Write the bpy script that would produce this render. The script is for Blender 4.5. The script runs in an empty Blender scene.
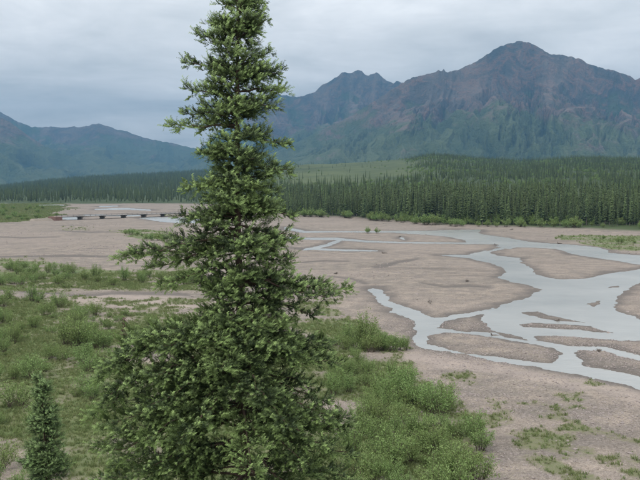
import bpy, math, random
import numpy as np
from mathutils import Vector

# ------------------------------------------------------------------ camera, sky, sun, exposure
sc = bpy.context.scene
COL = sc.collection
CAMZ = 15.0                      # the overlook stands 15 m above the river flat
F = 750.0                        # focal length in photo pixels (640 wide)
PITCH = math.atan(52.0 / F)
cam_d = bpy.data.cameras.new("camera")
cam = bpy.data.objects.new("camera", cam_d)
COL.objects.link(cam)
cam.location = (0, 0, CAMZ)
cam.rotation_euler = (math.pi / 2 - PITCH, 0, 0)
cam_d.sensor_width = 36.0
cam_d.lens = 36.0 * F / 640.0
cam_d.clip_start = 0.1
cam_d.clip_end = 40000.0
sc.camera = cam

SUN_EL, SUN_ROT = math.radians(52), math.radians(215)
world = bpy.data.worlds.new("World")
sc.world = world
world.use_nodes = True
wn, wl = world.node_tree.nodes, world.node_tree.links
wn.clear()


def N(nodes, t, **kw):
    n = nodes.new(t)
    for k, v in kw.items():
        if k.startswith("i_"):
            key = k[2:]
            key = int(key) if key.isdigit() else key.replace("_", " ")
            n.inputs[key].default_value = v
        else:
            setattr(n, k, v)
    return n


def math_n(nodes, links, op, a, b=None, c=None, clamp=False):
    n = nodes.new("ShaderNodeMath")
    n.operation = op
    n.use_clamp = clamp
    for i, v in enumerate((a, b, c)):
        if v is None:
            continue
        if isinstance(v, (int, float)):
            n.inputs[i].default_value = v
        else:
            links.new(v, n.inputs[i])
    return n.outputs[0]


def mix_c(nodes, links, fac, a, b, blend="MIX"):
    n = nodes.new("ShaderNodeMix")
    n.data_type = "RGBA"
    n.blend_type = blend
    for s, v in ((n.inputs[0], fac), (n.inputs[6], a), (n.inputs[7], b)):
        if isinstance(v, (int, float)):
            s.default_value = v
        elif isinstance(v, tuple):
            s.default_value = (*v, 1) if len(v) == 3 else v
        else:
            links.new(v, s)
    return n.outputs[2]


def ramp(nodes, links, src, stops, interp="LINEAR"):
    n = nodes.new("ShaderNodeValToRGB")
    n.color_ramp.interpolation = interp
    els = n.color_ramp.elements
    while len(els) < len(stops):
        els.new(0.5)
    for e, (p, c) in zip(els, stops):
        e.position = p
        e.color = (c, c, c, 1) if isinstance(c, (int, float)) else (*c, 1)
    links.new(src, n.inputs[0])
    return n.outputs[0]


sky = N(wn, "ShaderNodeTexSky", sky_type="NISHITA", sun_disc=False,
        sun_elevation=SUN_EL, sun_rotation=SUN_ROT, altitude=800, air_density=1.0, dust_density=2.0)
tc = N(wn, "ShaderNodeTexCoord")
sep = N(wn, "ShaderNodeSeparateXYZ")
wl.new(tc.outputs["Generated"], sep.inputs[0])
zc = math_n(wn, wl, "MAXIMUM", sep.outputs[2], 0.0)
zden = math_n(wn, wl, "ADD", zc, 0.10)
px_ = math_n(wn, wl, "DIVIDE", sep.outputs[0], zden)
py_ = math_n(wn, wl, "DIVIDE", sep.outputs[1], zden)
comb = N(wn, "ShaderNodeCombineXYZ")
wl.new(math_n(wn, wl, "MULTIPLY", px_, 0.8), comb.inputs[0])
wl.new(py_, comb.inputs[1])
n1 = N(wn, "ShaderNodeTexNoise", i_Scale=0.95, i_Detail=6.0, i_Roughness=0.52, i_Distortion=0.3)
n2 = N(wn, "ShaderNodeTexNoise", i_Scale=2.2, i_Detail=7.0, i_Roughness=0.6, i_Distortion=0.9)
wl.new(comb.outputs[0], n1.inputs["Vector"])
wl.new(comb.outputs[0], n2.inputs["Vector"])
mpw = N(wn, "ShaderNodeMapping")
mpw.inputs["Scale"].default_value = (1.0, 1.0, 2.6)
mpw.inputs["Location"].default_value = (0.3, 0.0, 0.15)
wl.new(tc.outputs["Generated"], mpw.inputs[0])
n3 = N(wn, "ShaderNodeTexNoise", i_Scale=5.5, i_Detail=8.0, i_Roughness=0.58, i_Distortion=0.4)
wl.new(mpw.outputs[0], n3.inputs["Vector"])
cl = math_n(wn, wl, "ADD", math_n(wn, wl, "MULTIPLY", n1.outputs[0], 0.45), math_n(wn, wl, "MULTIPLY", n2.outputs[0], 0.20))
cl = math_n(wn, wl, "ADD", cl, math_n(wn, wl, "MULTIPLY", n3.outputs[0], 0.35))
cloud = ramp(wn, wl, cl, [(0.38, (0.71, 0.735, 0.755)), (0.46, (0.86, 0.88, 0.89)), (0.53, (0.99, 1.0, 1.01)), (0.60, (1.14, 1.145, 1.145))])
# an overcast sky brightens from the horizon to the zenith (1 : 3)
cie = math_n(wn, wl, "MULTIPLY_ADD", zc, 1.7, 1.0)
scale = math_n(wn, wl, "MULTIPLY", cie, 7.5)
vm = N(wn, "ShaderNodeVectorMath", operation="SCALE")
wl.new(cloud, vm.inputs[0])
wl.new(scale, vm.inputs["Scale"])
skymix = mix_c(wn, wl, 0.95, sky.outputs[0], vm.outputs[0])
bg = N(wn, "ShaderNodeBackground", i_Strength=0.1)
wl.new(skymix, bg.inputs[0])
wo = N(wn, "ShaderNodeOutputWorld")
wl.new(bg.outputs[0], wo.inputs[0])

sun_d = bpy.data.lights.new("sun", "SUN")
sun_d.energy = 1.5
sun_d.angle = math.radians(14)
sun_d.color = (1.0, 0.96, 0.9)
sun = bpy.data.objects.new("sun", sun_d)
COL.objects.link(sun)
# sun behind the camera's left shoulder, high, through the cloud
d = Vector((-0.45, -0.55, 1.0)).normalized()
sun.rotation_euler = d.to_track_quat("Z", "Y").to_euler()
sky.sun_elevation = math.asin(d.z)
sky.sun_rotation = math.atan2(d.x, d.y)

vs = sc.view_settings
vs.view_transform = "Standard"
vs.look = "None"
vs.exposure = 0.25
vs.gamma = 1.0
vs.use_curve_mapping = False
sc.render.engine = "CYCLES"
sc.cycles.use_denoising = True
sc.cycles.max_bounces = 6
sc.cycles.diffuse_bounces = 3
sc.cycles.transmission_bounces = 3
sc.cycles.volume_bounces = 0

# ------------------------------------------------------------------ helpers
rng = np.random.default_rng(7)
random.seed(7)
CP, SP = math.cos(PITCH), math.sin(PITCH)


def ray(px, py):
    x = (np.asarray(px, float) - 320) / F
    v = -(np.asarray(py, float) - 240) / F
    # camera forward (0,CP,-SP), up (0,SP,CP)
    return x, CP + v * SP, -SP + v * CP


def ground(px, py, z=0.2):
    x, y, dz = ray(px, py)
    t = (z - CAMZ) / dz
    return x * t, y * t


def at(px, py, Y):
    x, y, dz = ray(px, py)
    t = Y / y
    return np.array([x * t, Y + 0 * t, CAMZ + dz * t])


_perm = np.random.default_rng(11).permutation(512).astype(np.int64)
_perm = np.concatenate([_perm, _perm, _perm])
_ga = np.random.default_rng(12).uniform(0, 2 * math.pi, 512)
_gx, _gy = np.cos(_ga), np.sin(_ga)


def perlin(x, y):
    xi = np.floor(x).astype(np.int64)
    yi = np.floor(y).astype(np.int64)
    xf, yf = x - xi, y - yi
    u = xf * xf * xf * (xf * (xf * 6 - 15) + 10)
    v = yf * yf * yf * (yf * (yf * 6 - 15) + 10)

    def g(ix, iy, dx, dy):
        h = _perm[(_perm[ix & 511] + iy) & 511]
        return _gx[h] * dx + _gy[h] * dy
    a = g(xi, yi, xf, yf)
    b = g(xi + 1, yi, xf - 1, yf)
    c = g(xi, yi + 1, xf, yf - 1)
    dd = g(xi + 1, yi + 1, xf - 1, yf - 1)
    return (a + u * (b - a)) * (1 - v) + (c + u * (dd - c)) * v


def fbm(x, y, octv=5, gain=0.5, lac=2.03, ridged=False):
    s, a, f = 0, 1.0, 1.0
    for i in range(octv):
        n = perlin(x * f + 17.3 * i, y * f - 9.1 * i) * 1.5
        if ridged:
            n = 1 - 2 * np.abs(n)
        s = s + a * n
        a *= gain
        f *= lac
    return s


def sstep(a, b, x):
    t = np.clip((np.asarray(x, float) - a) / (b - a), 0, 1)
    return t * t * (3 - 2 * t)


def sdf(poly, X, Y):
    """signed distance in metres to a closed ground polygon, negative inside"""
    P = np.asarray(poly, float)
    best = np.full(X.shape, 1e9)
    ins = np.zeros(X.shape, bool)
    for (x0, y0), (x1, y1) in zip(P, np.roll(P, -1, 0)):
        ex, ey = x1 - x0, y1 - y0
        wx, wy = X - x0, Y - y0
        t = np.clip((wx * ex + wy * ey) / (ex * ex + ey * ey + 1e-12), 0, 1)
        best = np.minimum(best, (wx - ex * t) ** 2 + (wy - ey * t) ** 2)
        if y0 != y1:
            c = ((y0 > Y) != (y1 > Y)) & (X < ex * (Y - y0) / ey + x0)
            ins ^= c
    return np.where(ins, -1, 1) * np.sqrt(best)


def mesh_np(name, verts, faces, mat=None, smooth=False, attrs=None, colors=None):
    """verts (n,3); faces (m,k) numpy array of equal size faces"""
    me = bpy.data.meshes.new(name)
    verts = np.ascontiguousarray(verts, np.float32)
    faces = np.ascontiguousarray(faces, np.int32)
    m, k = faces.shape
    me.vertices.add(len(verts))
    me.vertices.foreach_set("co", verts.ravel())
    me.loops.add(m * k)
    me.loops.foreach_set("vertex_index", faces.ravel())
    me.polygons.add(m)
    me.polygons.foreach_set("loop_start", np.arange(m, dtype=np.int32) * k)
    me.polygons.foreach_set("loop_total", np.full(m, k, np.int32))
    me.polygons.foreach_set("use_smooth", np.full(m, smooth, bool))
    me.update(calc_edges=True)
    for an, av in (attrs or {}).items():
        a = me.attributes.new(an, "FLOAT", "POINT")
        a.data.foreach_set("value", np.ascontiguousarray(av, np.float32).ravel())
    if mat:
        me.materials.append(mat)
    return me


def link(name, me, parent=None, loc=None, **props):
    o = bpy.data.objects.new(name, me)
    COL.objects.link(o)
    if parent:
        o.parent = parent
    if loc is not None:
        o.location = loc
    for k, v in props.items():
        o[k] = v
    return o


def thing(name, label, cat, loc=(0, 0, 0), group=None, rz=0.0, s=1.0):
    o = link(name, None, loc=loc, label=label, category=cat)
    if group:
        o["group"] = group
    o.rotation_euler = (0, 0, rz)
    o.scale = (s, s, s) if isinstance(s, (int, float)) else s
    return o


def new_mat(name):
    m = bpy.data.materials.new(name)
    m.use_nodes = True
    nt = m.node_tree
    b = nt.nodes["Principled BSDF"]
    b.inputs["Roughness"].default_value = 0.85
    b.inputs["Specular IOR Level"].default_value = 0.25
    return m, nt.nodes, nt.links, b


def attr(nodes, name):
    a = nodes.new("ShaderNodeAttribute")
    a.attribute_name = name
    return a.outputs["Fac"]


def noise(nodes, links, scale, detail=4, rough=0.55, vec=None, dist=0.0):
    n = N(nodes, "ShaderNodeTexNoise", i_Scale=scale, i_Detail=detail, i_Roughness=rough, i_Distortion=dist)
    if vec is not None:
        links.new(vec, n.inputs["Vector"])
    return n.outputs[0]


# ------------------------------------------------------------------ materials
def make_ground_mat():
    m, n, l, b = new_mat("river_flat")
    pos = N(n, "ShaderNodeNewGeometry").outputs["Position"]
    # flow-stretched coordinates: sorted sand and gravel lie in streaks along the braids
    mp = N(n, "ShaderNodeMapping")
    mp.inputs["Rotation"].default_value = (0, 0, math.radians(-28))
    mp.inputs["Scale"].default_value = (0.045, 0.10, 0.1)
    l.new(pos, mp.inputs[0])
    streak = noise(n, l, 1.0, 6, 0.6, mp.outputs[0], 0.6)
    big = noise(n, l, 0.03, 4, 0.55, pos)
    med = noise(n, l, 0.45, 5, 0.6, pos)
    fine = noise(n, l, 5.0, 3, 0.7, pos)
    v = N(n, "ShaderNodeTexVoronoi", i_Scale=7.0)
    l.new(pos, v.inputs["Vector"])
    gcol = ramp(n, l, streak, [(0.30, (0.092, 0.079, 0.067)), (0.42, (0.188, 0.157, 0.130)), (0.50, (0.245, 0.203, 0.166)), (0.56, (0.162, 0.139, 0.115)), (0.66, (0.255, 0.212, 0.172)), (0.78, (0.13, 0.115, 0.098))])
    gcol = mix_c(n, l, ramp(n, l, med, [(0.42, 0.0), (0.62, 0.75)]), gcol, (0.118, 0.102, 0.092))
    gcol = mix_c(n, l, ramp(n, l, big, [(0.45, 0.0), (0.62, 0.45)]), gcol, (0.240, 0.197, 0.170))
    bw = N(n, "ShaderNodeRGBToBW")
    l.new(v.outputs["Color"], bw.inputs[0])
    stone = mix_c(n, l, 0.55, gcol, bw.outputs[0], "SOFT_LIGHT")
    gcol = mix_c(n, l, 0.7, gcol, stone)
    gcol = mix_c(n, l, ramp(n, l, fine, [(0.55, 0.0), (0.8, 0.6)]), gcol, (0.36, 0.32, 0.29))
    gcol = mix_c(n, l, ramp(n, l, fine, [(0.25, 0.55), (0.45, 0.0)]), gcol, (0.12, 0.10, 0.09))
    grit = noise(n, l, 15.0, 3, 0.75, pos)
    gcol = mix_c(n, l, ramp(n, l, grit, [(0.36, 0.7), (0.48, 0.0)]), gcol, (0.085, 0.074, 0.064))
    gcol = mix_c(n, l, ramp(n, l, grit, [(0.55, 0.0), (0.68, 0.45)]), gcol, (0.34, 0.305, 0.27))
    # damp margins of the channels, darkened strips of dry washes
    gcol = mix_c(n, l, attr(n, "damp"), gcol, (0.085, 0.075, 0.069))
    gcol = mix_c(n, l, attr(n, "pale"), gcol, (0.30, 0.25, 0.222))
    # soil and low plants
    soil = mix_c(n, l, ramp(n, l, med, [(0.35, 0.0), (0.65, 1.0)]), (0.066, 0.098, 0.034), (0.125, 0.128, 0.064))
    soil = mix_c(n, l, ramp(n, l, fine, [(0.4, 0.0), (0.75, 0.8)]), soil, (0.10, 0.14, 0.05))
    soil = mix_c(n, l, ramp(n, l, attr(n, "veg"), [(0.45, 0.0), (0.85, 1.0)]), (0.135, 0.130, 0.078), soil)
    vg = math_n(n, l, "ADD", attr(n, "veg"), math_n(n, l, "MULTIPLY", math_n(n, l, "SUBTRACT", fine, 0.5), 0.9))
    vgf = ramp(n, l, vg, [(0.30, 0.0), (0.62, 1.0)])
    col = mix_c(n, l, vgf, gcol, soil)
    # forest floor and open tundra of the hills
    f2 = noise(n, l, 0.012, 5, 0.6, pos)
    tundra = mix_c(n, l, ramp(n, l, f2, [(0.35, 0.0), (0.65, 1.0)]), (0.032, 0.050, 0.018), (0.072, 0.092, 0.036))
    tundra = mix_c(n, l, attr(n, "open"), mix_c(n, l, f2, (0.022, 0.036, 0.014), (0.050, 0.072, 0.026)), tundra)
    col = mix_c(n, l, attr(n, "hill"), col, tundra)
    l.new(col, b.inputs["Base Color"])
    b.inputs["Roughness"].default_value = 0.92
    bp = N(n, "ShaderNodeBump", i_Strength=0.5, i_Distance=0.10)
    hh = math_n(n, l, "ADD", math_n(n, l, "MULTIPLY", fine, 0.6), math_n(n, l, "MULTIPLY", v.outputs["Distance"], 0.6))
    l.new(hh, bp.inputs["Height"])
    l.new(bp.outputs[0], b.inputs["Normal"])
    return m


def make_water_mat():
    m, n, l, b = new_mat("silty_water")
    pos = N(n, "ShaderNodeNewGeometry").outputs["Position"]
    big = noise(n, l, 0.05, 4, 0.6, pos)
    col = mix_c(n, l, ramp(n, l, big, [(0.35, 0.0), (0.65, 1.0)]), (0.22, 0.23, 0.225), (0.29, 0.295, 0.285))
    l.new(col, b.inputs["Base Color"])
    b.inputs["Roughness"].default_value = 0.24
    b.inputs["IOR"].default_value = 1.33
    b.inputs["Specular IOR Level"].default_value = 0.5
    mp = N(n, "ShaderNodeMapping")
    mp.inputs["Rotation"].default_value = (0, 0, math.radians(-28))
    mp.inputs["Scale"].default_value = (0.6, 1.6, 1)
    l.new(pos, mp.inputs[0])
    w = noise(n, l, 1.6, 4, 0.6, mp.outputs[0])
    w2 = noise(n, l, 0.25, 3, 0.6, mp.outputs[0])
    bp = N(n, "ShaderNodeBump", i_Strength=0.25, i_Distance=0.08)
    l.new(math_n(n, l, "ADD", w, w2), bp.inputs["Height"])
    l.new(bp.outputs[0], b.inputs["Normal"])
    return m


def make_mountain_mat(name, red=1.0, green_top=350.0):
    m, n, l, b = new_mat(name)
    geo = N(n, "ShaderNodeNewGeometry")
    sp = N(n, "ShaderNodeSeparateXYZ")
    l.new(geo.outputs["Position"], sp.inputs[0])
    pos = geo.outputs["Position"]
    big = noise(n, l, 0.0016, 6, 0.6, pos, 0.4)
    med = noise(n, l, 0.006, 6, 0.65, pos, 0.8)
    fine = noise(n, l, 0.03, 5, 0.7, pos)
    rock = ramp(n, l, med, [(0.36, (0.026, 0.028, 0.028)), (0.48, (0.052, 0.048, 0.042)), (0.56, (0.165 * red, 0.085, 0.058)), (0.61, (0.062, 0.056, 0.050)), (0.70, (0.155, 0.130, 0.108))])
    rock = mix_c(n, l, ramp(n, l, fine, [(0.35, 0.6), (0.6, 0.0)]), rock, (0.05, 0.046, 0.05))
    grn = ramp(n, l, big, [(0.3, (0.018, 0.034, 0.016)), (0.5, (0.034, 0.060, 0.022)), (0.7, (0.062, 0.090, 0.036))])
    grn = mix_c(n, l, ramp(n, l, fine, [(0.4, 0.5), (0.6, 0.0)]), grn, (0.032, 0.055, 0.024))
    h = math_n(n, l, "DIVIDE", sp.outputs[2], green_top)
    h = math_n(n, l, "ADD", h, math_n(n, l, "MULTIPLY", math_n(n, l, "SUBTRACT", big, 0.5), 1.7))
    h = math_n(n, l, "ADD", h, math_n(n, l, "MULTIPLY", math_n(n, l, "SUBTRACT", med, 0.5), 1.1))
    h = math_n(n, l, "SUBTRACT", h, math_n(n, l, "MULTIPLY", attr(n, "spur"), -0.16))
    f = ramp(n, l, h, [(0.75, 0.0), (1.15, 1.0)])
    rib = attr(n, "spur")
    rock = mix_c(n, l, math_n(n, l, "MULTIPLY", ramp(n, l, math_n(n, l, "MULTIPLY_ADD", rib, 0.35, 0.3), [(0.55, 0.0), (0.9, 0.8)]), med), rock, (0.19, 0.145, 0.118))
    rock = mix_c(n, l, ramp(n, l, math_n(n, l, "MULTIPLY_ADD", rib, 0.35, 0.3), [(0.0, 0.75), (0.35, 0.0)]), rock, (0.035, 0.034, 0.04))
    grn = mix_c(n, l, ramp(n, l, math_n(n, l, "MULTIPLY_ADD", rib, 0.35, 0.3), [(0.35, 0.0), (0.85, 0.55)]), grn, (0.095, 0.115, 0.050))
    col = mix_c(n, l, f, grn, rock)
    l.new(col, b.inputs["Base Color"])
    b.inputs["Roughness"].default_value = 0.95
    bp = N(n, "ShaderNodeBump", i_Strength=1.0, i_Distance=60.0)
    l.new(math_n(n, l, "ADD", med, math_n(n, l, "MULTIPLY", fine, 0.4)), bp.inputs["Height"])
    l.new(bp.outputs[0], b.inputs["Normal"])
    return m


def make_leaf_mat(name, c_dark, c_light, trans=0.25, use_attr="tint", obj_var=0.25, warm=(0.16, 0.15, 0.05), val_var=0.0):
    """leaf colour varies leaf by leaf (attribute) and plant by plant (object random)"""
    m, n, l, b = new_mat(name)
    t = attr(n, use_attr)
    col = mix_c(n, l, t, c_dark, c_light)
    oi = N(n, "ShaderNodeObjectInfo")
    col = mix_c(n, l, math_n(n, l, "MULTIPLY", oi.outputs["Random"], obj_var), col, warm)
    if val_var:
        k = math_n(n, l, "MULTIPLY_ADD", math_n(n, l, "FRACT", math_n(n, l, "MULTIPLY", oi.outputs["Random"], 7.31)), val_var, 1.1 - val_var)
        sc_ = N(n, "ShaderNodeVectorMath", operation="SCALE")
        l.new(col, sc_.inputs[0])
        l.new(k, sc_.inputs["Scale"])
        col = sc_.outputs[0]
    l.new(col, b.inputs["Base Color"])
    b.inputs["Roughness"].default_value = 0.6
    b.inputs["Specular IOR Level"].default_value = 0.3
    if trans:
        tr = N(n, "ShaderNodeBsdfTranslucent")
        l.new(col, tr.inputs[0])
        mx = N(n, "ShaderNodeMixShader", i_0=trans)
        l.new(b.outputs[0], mx.inputs[1])
        l.new(tr.outputs[0], mx.inputs[2])
        out = n["Material Output"]
        l.new(mx.outputs[0], out.inputs[0])
    return m


def make_plain(name, c, c2=None, scale=4.0, rough=0.85, bump=0.3):
    m, n, l, b = new_mat(name)
    tcx = N(n, "ShaderNodeTexCoord").outputs["Object"]
    nz = noise(n, l, scale, 5, 0.6, tcx)
    col = mix_c(n, l, ramp(n, l, nz, [(0.3, 0.0), (0.7, 1.0)]), c, c2 or tuple(v * 0.6 for v in c))
    l.new(col, b.inputs["Base Color"])
    b.inputs["Roughness"].default_value = rough
    bp = N(n, "ShaderNodeBump", i_Strength=bump, i_Distance=0.03)
    l.new(nz, bp.inputs["Height"])
    l.new(bp.outputs[0], b.inputs["Normal"])
    return m


M = dict(
    ground=make_ground_mat(), water=make_water_mat(),
    mtn_big=make_mountain_mat("red_scree_mountain", 1.0, 640.0),
    mtn_jag=make_mountain_mat("grey_crag_mountain", 0.85, 760.0),
    mtn_far=make_mountain_mat("far_mountain", 0.7, 800.0),
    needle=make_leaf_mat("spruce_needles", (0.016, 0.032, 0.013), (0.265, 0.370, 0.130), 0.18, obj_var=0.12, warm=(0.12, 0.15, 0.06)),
    needle_young=make_leaf_mat("young_spruce_needles", (0.032, 0.060, 0.024), (0.235, 0.345, 0.135), 0.2, obj_var=0.12),
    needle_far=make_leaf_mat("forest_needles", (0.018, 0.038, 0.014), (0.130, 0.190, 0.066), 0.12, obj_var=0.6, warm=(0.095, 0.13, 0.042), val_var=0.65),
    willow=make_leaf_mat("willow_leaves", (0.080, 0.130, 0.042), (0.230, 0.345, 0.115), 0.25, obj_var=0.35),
    grass=make_leaf_mat("grass_blades", (0.095, 0.140, 0.048), (0.215, 0.275, 0.105), 0.25, obj_var=0.45, warm=(0.22, 0.20, 0.10)),
    bark=make_plain("spruce_bark", (0.105, 0.072, 0.055), (0.050, 0.036, 0.030), 9.0, 0.95, 0.8),
    bark_far=make_plain("grey_trunk_bark", (0.16, 0.14, 0.125), (0.09, 0.08, 0.07), 2.0, 0.95, 0.3),
    stem=make_plain("willow_bark", (0.11, 0.085, 0.06), (0.06, 0.048, 0.038), 8.0, 0.9, 0.3),
    dead=make_plain("dead_needles", (0.10, 0.055, 0.045), (0.055, 0.035, 0.03), 3.0, 0.95, 0.3),
    stone=make_plain("river_stone", (0.30, 0.255, 0.235), (0.15, 0.13, 0.125), 5.0, 0.85, 0.4),
    drift=make_plain("driftwood", (0.20, 0.175, 0.155), (0.085, 0.07, 0.062), 6.0, 0.9, 0.5),
    concrete=make_plain("pale_concrete", (0.22, 0.21, 0.20), (0.16, 0.15, 0.145), 0.6, 0.85, 0.2),
    steel=make_plain("dark_weathered_steel", (0.15, 0.135, 0.12), (0.11, 0.10, 0.09), 1.5, 0.6, 0.2),
    rust=make_plain("rusty_sheet_piling", (0.19, 0.115, 0.095), (0.13, 0.08, 0.07), 1.2, 0.8, 0.4),
    road=make_plain("pale_gravel_road", (0.25, 0.215, 0.18), (0.19, 0.165, 0.14), 0.8, 0.95, 0.3),
)

# ------------------------------------------------------------------ ground sheet with the braided channels
def gp(poly):
    p = np.asarray(poly, float)
    x, y = ground(p[:, 0], p[:, 1], 0.0)
    return np.stack([x, y], 1)


def strip(line, w):
    """thin channel traced as a line, w = its depth in photo rows; becomes a ground polygon"""
    p = np.asarray(line, float)
    w = np.broadcast_to(np.asarray(w, float), (len(p),))
    up = np.stack([p[:, 0], p[:, 1] - w / 2], 1)
    dn = np.stack([p[:, 0], p[:, 1] + w / 2], 1)[::-1]
    return gp(np.concatenate([up, dn]))


WATER = [
    gp([(395, 231), (430, 230.8), (442, 230.3), (481, 229.6), (478, 233.3), (489, 235.3), (509, 238), (525, 241.3), (540, 243), (571, 244.7), (598, 247.3), (607, 250.2), (610, 253), (640, 255.6), (720, 259), (720, 270), (640, 264.7), (615, 260.6), (568, 253.3), (566, 251), (556, 248.7), (535, 247.7), (517, 247.2), (510, 249.2), (498, 247), (497, 244), (468, 243.6), (466, 240.4), (450, 237), (430, 235), (395, 232.6)]),
    gp([(440, 255), (470, 255.2), (478, 252.5), (486, 250.3), (490, 253), (497, 256), (519, 258), (523, 263), (533.6, 269), (534.6, 274.3), (543.7, 277.3), (560, 279.4), (584, 278.4), (617, 272.8), (640, 268.9), (740, 255), (740, 420), (640, 389), (595, 378), (550, 370), (505, 362.8), (449, 353), (415, 347.6), (410.5, 337.5), (415, 327), (412, 320.6), (392.5, 312), (375.6, 301), (371, 294), (366, 289.5), (373, 288.2), (379, 289.2), (384, 291), (388, 296), (392.5, 301), (418, 310.5), (435, 317.8), (443, 317.4), (488, 310.1), (505, 304.9), (527.5, 298), (541.5, 289.7), (531.5, 285.5), (511, 281.4), (500, 277.7), (508, 272.3), (503, 267), (491, 264), (470.6, 258)]),
    strip([(505, 248), (492, 250.5), (486, 253)], 2.2),
    strip([(285, 228), (304, 232), (337, 231.7), (391, 231.8), (440, 232)], [2.2, 1.6, 1.3, 1.2, 1.2]),
    strip([(290, 238.2), (299, 238.7), (337, 239), (367, 241.5), (400, 242.5), (440, 243), (500, 243.6)], [1.6, 1.8, 2.2, 1.8, 1.5, 1.5, 1.3]),
    strip([(341, 240), (327.5, 245), (316, 248), (303, 249.5)], [2, 2.6, 2.4, 1.6]),
    strip([(312, 248.8), (345, 250.5), (377, 251)], [1.8, 1.6, 1.0]),
    strip([(401, 237.5), (404, 239.5), (407, 242)], 1.8),
    gp([(138, 218), (160, 217), (187, 217.6), (198, 219), (205, 223), (178, 223), (160, 221.5), (150, 220)]),
    gp([(60, 216.6), (80, 217), (79, 219.8), (60, 219.2)]),
    strip([(84, 215.2), (110, 215.6), (140, 215.6)], 1.2),
    strip([(95, 209.4), (125, 208.8), (150, 210)], [1.0, 1.6, 0.9]),
    strip([(100, 206.6), (118, 206)], 0.8),
    strip([(40, 205.4), (64, 205.2)], 0.8),
]
ISLANDS = [gp(p) for p in (
    [(443, 332), (477, 335), (522, 343), (550, 348.7), (559.5, 357), (550, 362.4), (505, 358.7), (449, 348.5), (428, 344), (431, 336)],
    [(446, 320), (488, 312.6), (482.5, 320.6), (488, 327.4), (496.5, 332.6), (466, 331.6), (437.5, 328), (441, 323)],
    [(495, 332.3), (510, 334.5), (527, 340), (508, 337.3)],
    [(523.7, 312.5), (537.5, 311.6), (555, 315.5), (572.5, 319.6), (587.5, 323.2), (562.5, 321.6), (540, 319), (527.5, 316)],
    [(518.7, 324.5), (530, 322.3), (560, 324), (592.5, 326), (605, 330), (625, 334.6), (600, 333), (580, 330), (542.5, 328.4), (525, 327)],
    [(533.7, 336), (555, 336), (587.5, 338), (620, 340.7), (720, 340), (720, 374), (640, 355), (620, 351), (605, 347), (575, 346), (555, 342.8), (537.5, 339.8)],
    [(580, 351), (600, 350.7), (620, 356), (640, 361), (720, 385), (720, 402), (640, 376.5), (620, 373), (600, 370), (584, 367), (579.5, 360)],
    [(615, 297.5), (620, 292.5), (640, 282.5), (720, 262), (720, 345), (640, 318.7), (625, 313.7), (615, 310), (617, 303.7)],
    [(588.7, 303.7), (600, 301), (598, 304), (592.5, 306.5)],
    [(604, 287.8), (620, 285.3), (618, 287.6), (608, 288.6)],
)]
WASH = [  # dry cut banks: strips cut lower and darkened
    strip([(-20, 257.5), (28, 256.6), (75, 256), (140, 257.5)], [1.4, 2.0, 2.2, 1.2]),
    strip([(-20, 288), (0, 289), (28, 292), (62, 294)], [3.0, 4, 3, 2]),
    strip([(66, 296), (98, 295.2), (112, 293.5), (157, 293.5), (190, 295)], [1.5, 3, 3, 3.2, 3]),
    strip([(372, 268), (385, 266), (400, 262), (418, 259)], [2, 4, 3, 1.5]),
    strip([(300, 263), (325, 261), (350, 262)], [1, 1.6, 1]),
    strip([(420, 283), (445, 287), (470, 286), (490, 288)], [1, 2, 2.4, 1]),
    strip([(330, 277), (352, 279), (366, 284)], [1, 2, 2]),
    strip([(60, 231), (90, 232.5), (115, 232)], [0.8, 1.2, 0.8]),
    strip([(-20, 236), (20, 238), (60, 237)], [1, 1.4, 0.8]),
]
PALE = [
    gp([(76, 299), (110, 296.5), (180, 297.5), (190, 311), (130, 309), (90, 305)]),
    gp([(-10, 351), (35, 348), (62, 354), (40, 361), (-10, 362)]),
    gp([(370, 352), (410, 352), (520, 369), (640, 396), (660, 420), (620, 400), (520, 380), (430, 372), (405, 366)]),
]
VEG = [
    gp([(-60, 262), (30, 258), (70, 267), (135, 272), (200, 268), (200, 292), (120, 291), (60, 293), (-60, 288)]),
    gp([(-60, 296), (60, 300), (100, 311), (200, 318), (330, 322), (352, 318), (408, 345), (400, 366), (414, 374), (440, 392), (480, 428), (497, 500), (497, 700), (-60, 700)]),
    gp([(-60, 204), (58, 204), (70, 208), (45, 215), (60, 218), (20, 222), (-60, 224)]),
    gp([(116, 231), (140, 229), (170, 232), (172, 239), (150, 241), (122, 236)]),
    gp([(560, 234), (640, 236), (700, 240), (700, 253), (612, 250), (600, 246), (575, 243), (548, 240)]),
    gp([(445, 381), (460, 378), (474, 382), (462, 386), (448, 386)]),
    gp([(466, 386), (474, 385), (476, 388), (466, 388)]),
]
VEG_SPARSE = [
    gp([(578, 376), (605, 385), (600, 402), (560, 420), (590, 440), (640, 462), (700, 500), (560, 500), (500, 470), (478, 425), (520, 418), (560, 398)]),
    gp([(497, 402), (520, 410), (530, 424), (510, 420)]),
    gp([(60, 296), (200, 300), (340, 300), (350, 318), (200, 318), (100, 312)]),
    gp([(60, 226), (90, 227), (95, 231), (60, 231)]),
]


def multi_sdf(polys, X, Y):
    b = np.full(X.shape, 1e9)
    for p in polys:
        b = np.minimum(b, sdf(p, X, Y))
    return b


EDGE_X = [-120, 0, 190, 240, 290, 320, 348, 372, 391, 440, 560, 640, 760]
EDGE_Y = [202.5, 203, 203.5, 206, 216, 217, 218, 220.5, 221.6, 226, 228.4, 230, 232]


def edge_r(px):
    return CAMZ * F / (np.interp(px, EDGE_X, EDGE_Y) - 188.0)


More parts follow.
